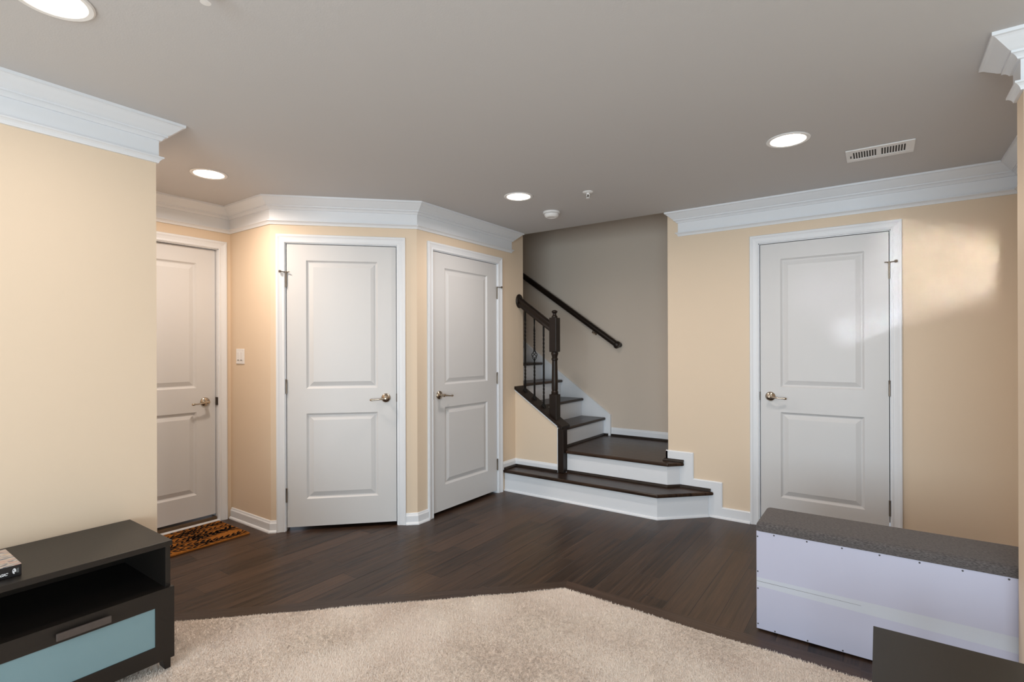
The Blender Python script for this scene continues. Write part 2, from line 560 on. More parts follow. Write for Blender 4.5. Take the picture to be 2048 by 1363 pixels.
wall_with_door('wall_closet', D[3]['O'], D[3]['u'], D[3]['n'], PB[1], Y3E, ZC + 0.1, D[3]['a0'] - 0.022, D[3]['a1'] + 0.022, M['cream'])
wall_with_door('wall_far', D[4]['O'], D[4]['u'], D[4]['n'], XE, XR + 0.1, ZC, D[4]['a0'] - 0.022, D[4]['a1'] + 0.022, M['cream'])
struct(MB().box(XR, XR + 0.1, CY1, Y4, 0, ZC).build('wall_alcove', M['cream']))
struct(MB().box(CX, XRR, CY0, CY1, 0, ZC).build('wall_stub', M['cream']))
struct(MB().box(XRR, XRR + 0.1, YR, CY1, 0, ZC).build('wall_right', M['cream']))
# stair enclosure
struct(MB().box(-5.6, XE + 0.1, YB, YB + 0.1, 0, ZT).build('wall_stair_back', M['greige']))
struct(MB().box(XE, XE + 0.1, Y4 + 0.1, YB, 0, ZT).build('wall_stair_right', M['greige']))
struct(MB().box(-5.6, X3 - 0.1, Y3E - 0.1, Y3E, 0, ZT).build('wall_stair_left', M['greige']))
struct(MB().box(X3 - 0.1, XE + 0.1, YS - 0.1, YS, ZC + 0.1, ZT).build('wall_stair_header', M['greige']))
struct(MB().box(-5.7, -5.6, Y3E - 0.1, YB + 0.1, 0, ZT).build('wall_stair_end', M['greige']))
struct(MB().box(-5.7, XE + 0.1, YS - 0.1, YB + 0.1, ZT, ZT + 0.1).build('ceiling_stair', M['ceil']))
# knee wall under the rail
KY0, KY1, KX = 4.003, 4.125, -2.333
rake = lambda x: 0.612 - 0.66 * (x + 2.30)     # top of the sloped cap at the front edge
kz = lambda x: rake(x) - 0.030
struct(MB().prism([(X3, 0.0), (KX, 0.0), (KX, kz(KX)), (X3, kz(X3))], KY0, KY1, axes='XZ').build('wall_knee', M['cream']))
# rear wall with its window
WX0, WX1, WZ0, WZ1 = -1.3, 2.3, 0.2, 2.1
mb = MB()
mb.box(XL - 0.1, WX0, YR - 0.1, YR, 0, ZC); mb.box(WX1, XRR + 0.1, YR - 0.1, YR, 0, ZC)
mb.box(WX0, WX1, YR - 0.1, YR, WZ1, ZC); mb.box(WX0, WX1, YR - 0.1, YR, 0, WZ0)
struct(mb.build('wall_rear', M['cream']))
win = MB()
for x in (WX0, (WX0 + WX1) / 2 - 0.03, WX1 - 0.06):
    win.box(x, x + 0.06, YR - 0.09, YR - 0.02, WZ0, WZ1)
win.box(WX0, WX1, YR - 0.09, YR - 0.02, WZ0, WZ0 + 0.06); win.box(WX0, WX1, YR - 0.09, YR - 0.02, WZ1 - 0.06, WZ1)
wo = struct(win.build('window_1', M['trim']))
MB().box(WX0 + 0.05, WX1 - 0.05, YR - 0.06, YR - 0.055, WZ0 + 0.05, WZ1 - 0.05).build('pane', M['glass'], wo)

# ------------------------------------------------------------------ mouldings
Z = ZC
def cove(n=7):
    """ogee between the ceiling fillet and the lower bead"""
    pts = []
    a, b = (0.086, -0.0135), (0.040, -0.0545)
    for i in range(n + 1):
        t = i / n
        s = t * t * (3 - 2 * t)
        pts.append((a[0] + (b[0] - a[0]) * t, Z + a[1] + (b[1] - a[1]) * s - 0.0034 * math.sin(2 * PI * t)))
    return pts
CROWN = [(0, Z), (0.093, Z), (0.093, Z - 0.012)] + cove() + [
    (0.037, Z - 0.0545), (0.037, Z - 0.0625), (0.031, Z - 0.064), (0.026, Z - 0.068), (0.021, Z - 0.074), (0.018, Z - 0.080), (0.009, Z - 0.081),
    (0.009, Z - 0.153), (0.013, Z - 0.1545), (0.026, Z - 0.157), (0.026, Z - 0.163), (0.020, Z - 0.166), (0.014, Z - 0.172), (0.010, Z - 0.180), (0.009, Z - 0.185), (0, Z - 0.185)]
mb = MB(); sweep(mb, [(XL, YR), (XL, YE), (X1, YE), (X1, Y1), PA, PB, (X3, 3.933)], CROWN, -1, ret1=True)
struct(mb.build('trim_1', M['trim']))
mb = MB(); sweep(mb, [(-1.300, Y4), (XR, Y4), (XR, CY1), (CX, CY1), (CX, CY0), (XRR, CY0)], CROWN, -1, ret0=True)
mbo = mb.build('trim_2', M['trim']); struct(mbo)

BASE = [(0, 0), (0.026, 0), (0.0255, 0.007), (0.021, 0.014), (0.0145, 0.017), (0.0145, 0.062), (0.013, 0.066), (0.009, 0.071), (0.0075, 0.078), (0.004, 0.083), (0, 0.083)]
def base(name, path, side=-1, prof=BASE):
    mb = MB(); sweep(mb, path, prof, side)
    return struct(mb.build(name, M['trim']))
def dp(k, a, w=0.0):
    d = D[k]
    return (d['O'][0] + d['u'][0] * a + d['n'][0] * w, d['O'][1] + d['u'][1] * a + d['n'][1] * w)
CW, RV = 0.058, 0.010          # casing width and reveal
base('baseboard_left', [(XL, YR), (XL, YE), (X1 + 0.02, YE)])
base('baseboard_entry', [(X1 + 0.0175, Y1), PA, dp(2, D[2]['a0'] - RV - CW)])
base('baseboard_diagonal', [dp(2, D[2]['a1'] + RV + CW), PB, (X3, D[3]['a0'] - RV - CW)])
base('baseboard_alcove', [(D[4]['a1'] + RV + CW, Y4), (XR, Y4), (XR, CY1), (CX, CY1), (CX, CY0), (XRR, CY0), (XRR, YR)])
# stepped base along the stair on the far wall
def stepped():
    mb = MB()
    xa = D[4]['a0'] - RV - CW
    outer = [(XE - 0.0145, 0.39), (XE - 0.0145, 0.468), (-1.198, 0.468), (-1.198, 0.267), (-0.983, 0.267), (-0.983, 0.078), (xa, 0.078), (xa, 0.0), (-1.12, 0.0), (-1.12, 0.17), (-1.31, 0.17), (-1.31, 0.39)]
    mb.prism(outer, Y4 - 0.0145, Y4 + 0.002, 0.0, axes='XZ')
    # rounded top bead standing a little proud of the wall behind it
    for x0, x1, z in ((XE - 0.0145, -1.198, 0.468), (-1.204, -0.983, 0.267), (-0.989, xa, 0.078)):
        mb.prism([(Y4 - 0.0115, z), (Y4 - 0.009, z + 0.004), (Y4 - 0.004, z + 0.007), (Y4, z + 0.007), (Y4, z)], x0, x1, axes='YZ')
    mb.prism([(-1.198, 0.267), (-1.193, 0.267), (-1.193, 0.474), (-1.198, 0.474)], Y4 - 0.010, Y4, axes='XZ')
    mb.prism([(-0.983, 0.078), (-0.978, 0.078), (-0.978, 0.273), (-0.983, 0.273)], Y4 - 0.010, Y4, axes='XZ')
    # shoe on the floor
    mb.prism([(Y4 - 0.026, 0), (Y4 - 0.0255, 0.007), (Y4 - 0.021, 0.014), (Y4 - 0.0145, 0.017), (Y4 - 0.0145, 0)], -1.075, xa, axes='YZ')
    # return round the corner onto the stair side
    mb.box(XE - 0.0145, XE, Y4 - 0.0145, YB, 0.39, 0.468)
    return struct(mb.build('baseboard_far', M['trim']))
stepped()
TB = [(0, 0.410), (0.013, 0.410), (0.013, 0.455), (0.009, 0.463), (0.006, 0.474), (0, 0.476)]
base('baseboard_stair_back', [(XE - 0.0145, YB), (-2.268, YB)], +1, TB)
KB = [(0, 0.195), (0.0135, 0.195), (0.0135, 0.246), (0.009, 0.255), (0.005, 0.264), (0, 0.266)]
base('baseboard_knee', [(X3, D[3]['a1'] + RV + CW), (X3, KY0), (KX, KY0)], -1, KB)

# ------------------------------------------------------------------ doors
CAS = [(0.0, 0), (0.0, 0.009), (0.004, 0.0115), (0.010, 0.0115), (0.0125, 0.0095), (0.018, 0.0095), (0.034, 0.0135), (0.041, 0.0165), (0.0445, 0.0185), (0.054, 0.0185), (0.058, 0.0155), (0.058, 0)]

def make_door(k):
    d = D[k]
    a0, a1 = d['a0'], d['a1']
    u, n, O = Vector((*d['u'], 0)), Vector((*d['n'], 0)), Vector((*d['O'], 0))
    def T(p):      # local (along, z, out) -> world
        return O + u * p[0] + n * p[2] + Vector((0, 0, p[1]))
    zb, zt = (0.052 if k == 1 else 0.026), DT
    set_back = -0.030 if k == 1 else -0.005
    # slab with two moulded panels
    mb = MB()
    st = 0.132
    P = [(a0 + st, a1 - st, 1.012, 1.932), (a0 + st, a1 - st, 0.222, 0.834)]
    f = set_back
    cols = [a0, a0 + st, a1 - st, a1]
    rowsz = [zb, 0.222, 0.834, 1.012, 1.932, zt]
    for i in range(3):
        for j in range(5):
            if i == 1 and j in (1, 3):
                continue
            mb.add([T((cols[i], rowsz[j], f)), T((cols[i + 1], rowsz[j], f)), T((cols[i + 1], rowsz[j + 1], f)), T((cols[i], rowsz[j + 1], f))], [(0, 1, 2, 3)])
    for p0, p1, q0, q1 in P:
        prev = None
        for ins, dep in ((0, 0), (0.004, -0.004), (0.010, -0.0105), (0.015, -0.0125), (0.019, -0.0125), (0.024, -0.0105), (0.046, -0.003), (0.049, -0.002)):
            r = [T((p0 + ins, q0 + ins, f + dep)), T((p1 - ins, q0 + ins, f + dep)), T((p1 - ins, q1 - ins, f + dep)), T((p0 + ins, q1 - ins, f + dep))]
            if prev:
                mb.add(prev + r, [(0, 1, 5, 4), (1, 2, 6, 5), (2, 3, 7, 6), (3, 0, 4, 7)])
            prev = r
        mb.add(prev, [(0, 1, 2, 3)])
    bk = f - 0.035
    c4 = [(a0, zb), (a1, zb), (a1, zt), (a0, zt)]
    fr = [T((a, z, f)) for a, z in c4]; bb = [T((a, z, bk)) for a, z in c4]
    mb.add(fr + bb, [(0, 4, 5, 1), (1, 5, 6, 2), (2, 6, 7, 3), (3, 7, 4, 0), (7, 6, 5, 4)])
    base_o = O + u * ((a0 + a1) / 2)
    door = struct(mb.build('door_%d' % k, M['door'], origin=base_o))
    # casing and jamb
    mb = MB()
    i0, i1, it = a0 - RV, a1 + RV, zt + RV
    rr = []
    for t_, w in CAS:
        rr.append([T((i0 - t_, 0, w)), T((i0 - t_, it + t_, w)), T((i1 + t_, it + t_, w)), T((i1 + t_, 0, w))])
    mb.rows([[rr[j][i] for j in range(len(CAS))] for i in range(4)], True, True, False)
    def jb(x0, x1, z0, z1, w0, w1):
        p = [T((x, z, w)) for w in (w0, w1) for x, z in ((x0, z0), (x1, z0), (x1, z1), (x0, z1))]
        mb.add(p, [(0, 1, 2, 3), (7, 6, 5, 4), (0, 4, 5, 1), (1, 5, 6, 2), (2, 6, 7, 3), (3, 7, 4, 0)])
    g = 0.0045
    jb(a0 - 0.021, a0 - g, 0, zt + 0.02, -0.1, 0.0005); jb(a1 + g, a1 + 0.021, 0, zt + 0.02, -0.1, 0.0005); jb(a0 - 0.021, a1 + 0.021, zt + g, zt + 0.021, -0.1, 0.0005)
    struct(mb.build('trim_%d' % (k + 2), M['trim'], origin=base_o))
    # lever handle
    la, lz = d['lever'], d['lz']
    sgn = -1 if (la - a0) > (a1 - a0) / 2 else 1
    LT = lambda p: T((la + p.x, lz + p.y, f + p.z))
    h = bpy.data.objects.new('lever_handle', None); COL.objects.link(h); h.parent = door
    h.location = LT(Vector((0, 0, 0))) - wloc(door)
    mb = MB()
    mb.lathe([(0.0335, 0.0), (0.0335, 0.004), (0.031, 0.008), (0.026, 0.012), (0.018, 0.0155), (0.013, 0.018)], None, T=LT, n=32)
    mb.build('rosette', M['nickel'], h)
    mb = MB()
    mb.lathe([(0.0125, 0.015), (0.0115, 0.03), (0.0125, 0.045), (0.0135, 0.052), (0.012, 0.058), (0.006, 0.061)], None, T=LT, n=20)
    pts, rs = [], []
    for i in range(15):
        t = i / 14
        x = sgn * (0.004 + 0.105 * t)
        y = -0.004 * math.sin(PI * t * 0.9) - 0.010 * t * t + 0.006 * max(0, t - 0.7)
        zz = 0.050 + 0.010 * math.sin(PI * t) - 0.006 * t
        pts.append(LT(Vector((x, y, zz)))); rs.append((0.0105 - 0.004 * math.sin(PI * min(1, t * 1.15) * 0.75) + (0.0028 if t > 0.8 else 0)) * (1 if t < 0.97 else 0.72))
    mb.tube(pts, rs, 12, flat=0.85)
    mb.build('lever', M['nickel'], h)
    # latch plate showing in the gap
    edge = a1 if sgn < 0 else a0
    mb = MB()
    e0, e1 = (edge - 0.0005, edge + 0.0055) if sgn < 0 else (edge - 0.0055, edge + 0.0005)
    p = [T((x, z, w)) for w in (f - 0.02, 0.0012 if k != 1 else 0.001) for x, z in ((e0, lz - 0.030), (e1, lz - 0.030), (e1, lz + 0.030), (e0, lz + 0.030))]
    mb.add(p, [(0, 1, 2, 3), (7, 6, 5, 4), (0, 4, 5, 1), (1, 5, 6, 2), (2, 6, 7, 3), (3, 7, 4, 0)])
    mb.build('latch_plate', M['bronze'], door)
    # hinges
    hx = a0 - 0.002 if d['hinge'] == 'l' else a1 + 0.002
    hs = -1 if d['hinge'] == 'l' else 1
    for z in (1.790, 1.030, 0.256):
        mb = MB()
        HT = lambda p: T((hx + p.x, z + p.z, f + 0.0075 + p.y))
        mb.lathe([(0.0025, -0.052), (0.0055, -0.050), (0.0055, -0.017), (0.005, -0.0165), (0.0055, -0.016), (0.0055, 0.016), (0.005, 0.0165), (0.0055, 0.017), (0.0055, 0.046), (0.006, 0.047), (0.006, 0.050), (0.0025, 0.053)], None, T=HT, n=14)
        p = [T((hx + x, z + zz, f + w)) for w in (-0.012, 0.004) for x, zz in ((-0.003, -0.046), (0.003, -0.046), (0.003, 0.046), (-0.003, 0.046))]
        mb.add(p, [(0, 1, 2, 3), (7, 6, 5, 4), (0, 4, 5, 1), (1, 5, 6, 2), (2, 6, 7, 3), (3, 7, 4, 0)])
        hg = mb.build('hinge', M['hinge'], door)
        if z > 1.5:     # pin stop on the top hinge: a loop, a padded arm and a screw
            mb = MB()
            mb.lathe([(0.009, 0.050), (0.009, 0.058), (0.004, 0.060)], None, T=HT, n=14)
            mb.tube([HT(Vector((0, 0, 0.055))), HT(Vector((hs * 0.030, 0.022, 0.055)))], 0.0036, 8)
            mb.lathe([(0.003, 0), (0.009, 0.001), (0.009, 0.012), (0.006, 0.014)], None, n=14,
                     T=lambda p: HT(Vector((hs * 0.030, 0.022, 0.055)) + Vector((hs * p.z * 0.8, p.z * 0.6, 0)) + Vector((p.x * 0.6, -hs * p.x * 0.8, p.y))))
            mb.tube([HT(Vector((0, 0, 0.055))), HT(Vector((-hs * 0.024, 0.012, 0.055)))], 0.0036, 8)
            mb.build('door_stop', M['hinge'], hg)
    return door

for k in (1, 2, 3, 4):
    make_door(k)
# threshold of the entry door
mb = MB().bbox(X1 - 0.10, X1 - 0.012, D[1]['a0'] - 0.003, D[1]['a1'] + 0.003, 0.0, 0.034, 0.004)
struct(mb.build('trim_7', M['threshold']))
mb = MB().bbox(X1 - 0.012, X1 + 0.022, D[1]['a0'] - 0.06, D[1]['a1'] + 0.012, 0.0, 0.014, 0.004)
struct(mb.build('trim_8', M['trim']))
# unseen black sheets added behind the doors: painted shade for the gaps, blocking leaks
mb = MB().box(X1 - 0.9, X1 - 0.88, YE - 0.1, Y1 + 0.1, 0, ZC); struct(mb.build('dark_backing_entry', M['dark']))
mb = MB().prism([(-3.9, 2.5), (-3.2, 3.25), (-3.25, 3.3), (-3.95, 2.55)], 0, ZC); struct(mb.build('dark_backing_diagonal', M['dark']))
mb = MB().box(-3.5, -3.48, 2.8, 4.03, 0, ZC); struct(mb.build('dark_backing_closet', M['dark']))
mb = MB().box(-1.29, 0.76, Y4 + 0.6, Y4 + 0.62, 0, ZC); struct(mb.build('dark_backing_far', M['dark']))

# ------------------------------------------------------------------ carpet with hardwood border
CYE = 2.423
CK = (-1.378, CYE)                       # corner of the cut
CL = (XL + 0.015, CYE - (-1.378 - (XL + 0.015)))   # where the diagonal meets the left wall
poly = [CK, CL, (XL + 0.015, YR), (XRR, YR), (XRR, CYE)]
bw = 0.112
k_ = bw * math.tan(math.radians(22.5))
struct(MB().prism([(CK[0] - k_, CYE + bw), (CK[0], CYE), (XR, CYE), (XR, CYE + bw)], 0.0, 0.0012).build('trim_9', M['border_x'], origin=(0, 0, 0)))
struct(MB().prism([(CK[0] - k_, CYE + bw), (CL[0] - 0.02, CL[1] + bw * math.sqrt(2) - 0.02), (CL[0] - 0.02, CL[1] - 0.02), CK], 0.0, 0.0012).build('trim_10', M['border_d'], origin=(0, 0, 0)))
cp = MB().prism(poly, 0.0, 0.009).build('carpet', M['carpet'], origin=(0, 0, 0))
tag(cp, 'plush beige carpet with one corner cut diagonally, meeting the dark hardwood floor', 'carpet')

def pile(n, x0, x1, y0, y1, hgt, wid, name):
    """tufts of yarn, each a bent blade; the way they lean drifts over the floor as left by the vacuum and by feet"""
    pts = np.column_stack([rng.uniform(x0, x1, n), rng.uniform(y0, y1, n)])
    lim = np.minimum(CYE + 0.004, CYE + 0.004 + (pts[:, 0] - CK[0]))      # the two cut edges
    # foot-prints of the cabinet and of the wall are kept clear
    keep = (pts[:, 1] < lim) & (pts[:, 0] > XL + 0.02)
    pts = pts[keep]
    # only what lies in front of the camera
    v = pts @ np.array([ax.x, ax.y])
    r_ = pts @ np.array([r0.x, r0.y])
    keep = (v > 0.45) & (np.abs(r_) < v * 1.22 + 0.25)
    pts = pts[keep]; n = len(pts)
    a = pts[:, 0] * 1.0; b = pts[:, 1] * 1.0
    lean = (np.sin(5.1 * (a + b) + 1.5 * np.sin(2.3 * b)) + np.sin(9.0 * a - 4 * b + 2.0 * np.sin(3.1 * a)) + 0.8 * np.sin(14 * b + 3 * a + 1.2 * np.sin(8 * a))) / 2.8
    ang = rng.uniform(0, 2 * PI, n)
    lx = np.cos(ang) * 0.62 + lean * 0.85
    ly = np.sin(ang) * 0.62 - lean * 0.85
    h = hgt * rng.uniform(0.7, 1.15, n) * (1 - 0.10 * np.abs(lean))
    wang = rng.uniform(0, PI, n)
    wx, wy = np.cos(wang) * wid, np.sin(wang) * wid
    z0 = np.full(n, 0.004)
    V = np.empty((n, 5, 3), np.float32)
    V[:, 0] = np.column_stack([pts[:, 0] - wx, pts[:, 1] - wy, z0])
    V[:, 1] = np.column_stack([pts[:, 0] + wx, pts[:, 1] + wy, z0])
    mx, my = pts[:, 0] + lx * hgt * 0.28, pts[:, 1] + ly * hgt * 0.28
    V[:, 2] = np.column_stack([mx + wx, my + wy, z0 + h * 0.62])
    V[:, 3] = np.column_stack([mx - wx, my - wy, z0 + h * 0.62])
    V[:, 4] = np.column_stack([pts[:, 0] + lx * hgt * 0.85, pts[:, 1] + ly * hgt * 0.85, z0 + h])
    me = bpy.data.meshes.new(name)
    me.vertices.add(n * 5); me.vertices.foreach_set('co', V.reshape(-1))
    idx = np.arange(n)[:, None] * 5
    loops = np.concatenate([idx + np.array([[0, 1, 2, 3]]), idx + np.array([[3, 2, 4]])], 1).reshape(-1)
    me.loops.add(len(loops)); me.loops.foreach_set('vertex_index', loops.astype(np.int32))
    ls = (np.arange(n)[:, None] * 7 + np.array([[0, 4]])).reshape(-1)
    me.polygons.add(n * 2)
    me.polygons.foreach_set('loop_start', ls.astype(np.int32))
    me.polygons.foreach_set('use_smooth', np.ones(n * 2, bool))
    me.update(calc_edges=True); me.validate()
    me.materials.append(M['carpet'])
    o = link_mesh(name, me, cp)
    o['kind'] = 'stuff'
    return o
pile(960000, XL, 0.3, 0.0, CYE + 0.01, 0.0125, 0.0011, 'carpet_pile')

# ------------------------------------------------------------------ staircase
RISE, RUN = 0.187, 0.255
ZL = 0.39
stair = thing('staircase', 'staircase of dark stained treads and white risers turning left at a low landing', 'stairs', (-2.0, 4.0, 0))
def tread(mb_poly, z, th=0.028, mat='tread', bev=0.009):
    return MB().prism(mb_poly, z - th, z, bev, 3).build('tread', M[mat], stair)
RP = lambda z0, z1, shoe: [(-0.016, z0), (0.012 if shoe else 0.0, z0)] + ([(0.0115, z0 + 0.008), (0.006, z0 + 0.016), (0.0, z0 + 0.018)] if shoe else []) + [(0.0, z1), (-0.016, z1)]
def riser(path, z0, z1, shoe=False, side=-1):
    mb = MB(); sweep(mb, path, RP(z0, z1, shoe), side)
    return mb.build('riser', M['trim'], stair)
# first step
riser([(X3 + 0.003, 3.826), (-1.374, 3.826), (-1.078, 4.122)], 0, 0.168, True)
tread([(X3 + 0.002, 3.800), (-1.364, 3.800), (-1.036, 4.128), (-1.32, 4.128), (-1.40, 4.048), (KX + 0.01, 4.048), (KX + 0.01, 4.0), (X3 + 0.002, 4.0)], 0.195)
# second step and landing
riser([(-2.272, 4.052), (-1.372, 4.052), (-1.298, 4.126)], 0.195, ZL - 0.027)
tread([(-2.275, 4.026), (-1.361, 4.026), (-1.259, 4.128), (XE - 0.016, 4.128), (XE - 0.016, YB - 0.002), (-2.36, YB - 0.002), (-2.36, 4.065), (-2.275, 4.065)], ZL)
# upper flight
for k in range(9):
    xr = -2.35 - RUN * k
    z = ZL + RISE * (k + 1)
    yb = YB - 0.022
    riser([(xr, yb), (xr, KY1 + 0.002 if xr > X3 else Y3E + 0.002)], z - RISE, z - 0.027, side=+1)
    y0 = KY1 + 0.016 if k == 0 else (KY1 + 0.002 if xr > X3 + 0.26 else Y3E + 0.002)
    y0 = KY1 + 0.002 if xr - RUN > X3 - 0.05 else Y3E + 0.002
    tread([(xr + 0.026, y0), (xr + 0.026, yb - 0.001), (xr - RUN - 0.004, yb - 0.001), (xr - RUN - 0.004, y0)], z, 0.028, 'tread_y', 0.011)
# skirt board on the back wall
sk = lambda x: 0.602 - 0.7135 * (x + 2.295)
mb = MB().prism([(-2.295, 0.391), (-2.295, sk(-2.295)), (-5.5, sk(-5.5)), (-5.5, sk(-5.5) - 0.42), (-2.75, 0.391)], YB - 0.020, YB - 0.0005, axes='XZ')
mb.prism([(-2.272, 0.391), (-2.272, sk(-2.295) + 0.004), (-2.295, sk(-2.295) + 0.022), (-5.5, sk(-5.5) + 0.022), (-5.5, sk(-5.5)), (-2.295, sk(-2.295)), (-2.295, 0.391)], YB - 0.027, YB - 0.0005, axes='XZ')
mb.build('skirt_board', M['trim'], stair)
# dark quarter rounds on the treads
QR = lambda z: [(0, z), (0.019, z), (0.018, z + 0.008), (0.013, z + 0.016), (0.006, z + 0.0205), (0, z + 0.021)]
def quarter(path, z, side=-1):
    mb = MB(); sweep(mb, path, QR(z), side)
    return mb.build('shoe_moulding', M['stain'], stair)
quarter([(X3 + 0.0155, 3.80), (X3 + 0.0155, KY0 - 0.0145), (KX - 0.002, KY0 - 0.0145)], 0.195)
quarter([(-2.268, 4.0515), (-1.372, 4.0515), (-1.312, 4.1115), (-1.297, 4.1265), (-1.060, 4.1265)], 0.195)
quarter([(-2.3495, 4.15), (-2.3495, YB - 0.0215), (-2.296, YB - 0.0215)], ZL)
quarter([(-2.27, YB - 0.0005), (XE - 0.016, YB - 0.0005)], ZL)
quarter([(XE - 0.0155, YB - 0.02), (XE - 0.0155, Y4 - 0.0155), (-1.265, Y4 - 0.0155)], ZL)

# ------------------------------------------------------------------ stair railing
NX, NY = -2.401, 4.057
rail = thing('stair_railing', 'dark stair railing with turned newel post and black iron balusters, on the yellow knee wall', 'railing', (NX, NY, 0.195))
# sloped cap on the knee wall and its end post
mb = MB()
cy0, cy1 = KY0 - 0.020, KY1 + 0.012
xs, xe = X3 + 0.001, -2.288
mb.prism([(xs, rake(xs) - 0.029), (xe, rake(xe) - 0.029), (xe, rake(xe)), (xs, rake(xs))], cy0, KY1 + 0.008, 0.004, 2, axes='XZ')
mb.build('rake_cap', M['stain'], rail)
mb = MB().prism([(xs, rake(xs) - 0.043), (KX, rake(KX) - 0.043), (KX, rake(KX) - 0.0295), (xs, rake(xs) - 0.0295)], KY0 - 0.010, KY0 + 0.002, 0, axes='XZ')
mb.box(KX - 0.008, KX, KY0 - 0.010, KY0 + 0.002, 0.2, rake(KX) - 0.03)
mb.build('cap_moulding', M['trim'], rail)
mb = MB().bbox(KX, -2.276, KY0 - 0.014, 4.062, 0.1955, rake(-2.288) - 0.022, 0.003)
mb.build('end_post', M['stain'], rail)
# newel
mb = MB()
h = 0.0375
nz0 = rake(NX) - 0.04
mb.prism([(NX - h, NY - h), (NX + h, NY - h), (NX + h, NY + h), (NX - h, NY + h)], nz0, 0.880, 0.0035, 2)
mb.prism([(NX - h, NY - h), (NX + h, NY - h), (NX + h, NY + h), (NX - h, NY + h)], 1.262, 1.572, 0.006, 2)
prof = [(0.030, 0.872), (0.034, 0.884), (0.029, 0.890), (0.033, 0.897), (0.030, 0.905), (0.026, 0.912), (0.0285, 0.93), (0.0275, 1.02), (0.0245, 1.16), (0.0235, 1.185), (0.029, 1.190), (0.0305, 1.197), (0.029, 1.204),
        (0.0235, 1.209), (0.025, 1.222), (0.030, 1.236), (0.0335, 1.248), (0.031, 1.258), (0.030, 1.266)]
mb.lathe(prof, (NX, NY, 0), n=28)
mb.lathe([(0.026, 1.566), (0.027, 1.577), (0.0255, 1.586), (0.018, 1.594), (0.0150, 1.603), (0.0165, 1.611), (0.0235, 1.617), (0.0275, 1.624), (0.0255, 1.632), (0.017, 1.638), (0.006, 1.641)], (NX, NY, 0), n=28)
mb.build('newel_post', M['stain'], rail)
# hand rail, sheared along the pitch
rz = lambda x: 1.6075 - 0.712 * (x + 2.60)      # centre line
sec = [(-0.026, -0.045), (-0.029, -0.030), (-0.022, -0.014), (-0.024, -0.002), (-0.030, 0.010), (-0.031, 0.024), (-0.024, 0.038), (-0.010, 0.0455), (0.010, 0.0455), (0.024, 0.038), (0.031, 0.024), (0.030, 0.010), (0.024, -0.002), (0.022, -0.014), (0.029, -0.030), (0.026, -0.045)]
mb = MB()
mb.rows([[Vector((x, NY + 0.004 + y, rz(x) + z)) for y, z in sec] for x in (X3 + 0.018, NX - h + 0.004)], True, True, True)
mb.build('hand_rail', M['stain_rail'], rail)
mb = MB()
ry, rzz = 4.068, 1.744
def RT(p):
    return Vector((X3 + p.z, ry + p.x * 0.82, rzz + p.y))
mb.lathe([(0.066, 0.0005), (0.067, 0.006), (0.064, 0.013), (0.056, 0.018), (0.050, 0.019), (0.01, 0.019)], None, T=RT, n=32)
mb.build('wall_rosette', M['stain_rail'], rail)

def square_bar(mb, x, y, segs, hw=0.0064):
    """square iron bar; segs: (z, rotation)"""
    rows = []
    for z, a in segs:
        rows.append([Vector((x + hw * 1.414 * math.cos(a + PI / 4 + i * PI / 2), y + hw * 1.414 * math.sin(a + PI / 4 + i * PI / 2), z)) for i in range(4)])
    mb.rows(rows, True, True, False)
def twist(z0, z1, turns, a0=0.0):
    n = int(turns * 16)
    return [(z0 + (z1 - z0) * i / n, a0 + turns * 2 * PI * i / n) for i in range(n + 1)]
for bx_, basket in ((-2.722, False), (-2.619, True), (-2.518, False)):
    zt_ = rz(bx_) - 0.040
    zb_ = rake(bx_) - 0.004
    mb = MB()
    if basket:
        zc_ = 1.231
        square_bar(mb, bx_, NY, [(zb_, 0), (zb_ + 0.13, 0)] + twist(zb_ + 0.13, zc_ - 0.075, 1.5) + [(zc_ - 0.037, 0)])
        square_bar(mb, bx_, NY, [(zc_ + 0.037, 0), (zc_ + 0.07, 0)] + twist(zc_ + 0.07, zt_ - 0.12, 1.5) + [(zt_, 0)])
    else:
        square_bar(mb, bx_, NY, [(zb_, 0), (zb_ + 0.11, 0)] + twist(zb_ + 0.11, zb_ + 0.27, 1.25) + [(zt_ - 0.27, 0)] + twist(zt_ - 0.27, zt_ - 0.09, 1.25) + [(zt_, 0)])
    bal = mb.build('baluster', M['iron'], rail)
    if basket:
        mb = MB()
        for q in range(4):
            pts = []
            for i in range(15):
                t = i / 14
                a = q * PI / 2 + t * PI * 1.15
                rr_ = 0.004 + 0.022 * math.sin(PI * t) ** 0.85
                pts.append((bx_ + rr_ * math.cos(a), NY + rr_ * math.sin(a), zc_ - 0.041 + 0.082 * t))
            mb.tube(pts, 0.0033, 6)
        for zq in (zc_ - 0.042, zc_ + 0.042):
            mb.lathe([(0.006, -0.006), (0.0095, -0.003), (0.0095, 0.003), (0.006, 0.006)], (bx_, NY, zq), n=12)
        mb.build('basket', M['iron'], bal)
    mb = MB()
    rows = []
    for hw, dz in ((0.016, -0.003), (0.016, 0.010), (0.011, 0.020), (0.0085, 0.028)):
        rows.append([Vector((bx_ + sx * hw, NY + sy * hw, rake(bx_) + dz - (0.66 * sx * hw if dz < 0.015 else 0.3 * sx * hw))) for sx, sy in ((-1, -1), (1, -1), (1, 1), (-1, 1))])
    mb.rows(rows, True, True, False)
    mb.build('baluster_shoe', M['iron'], bal)

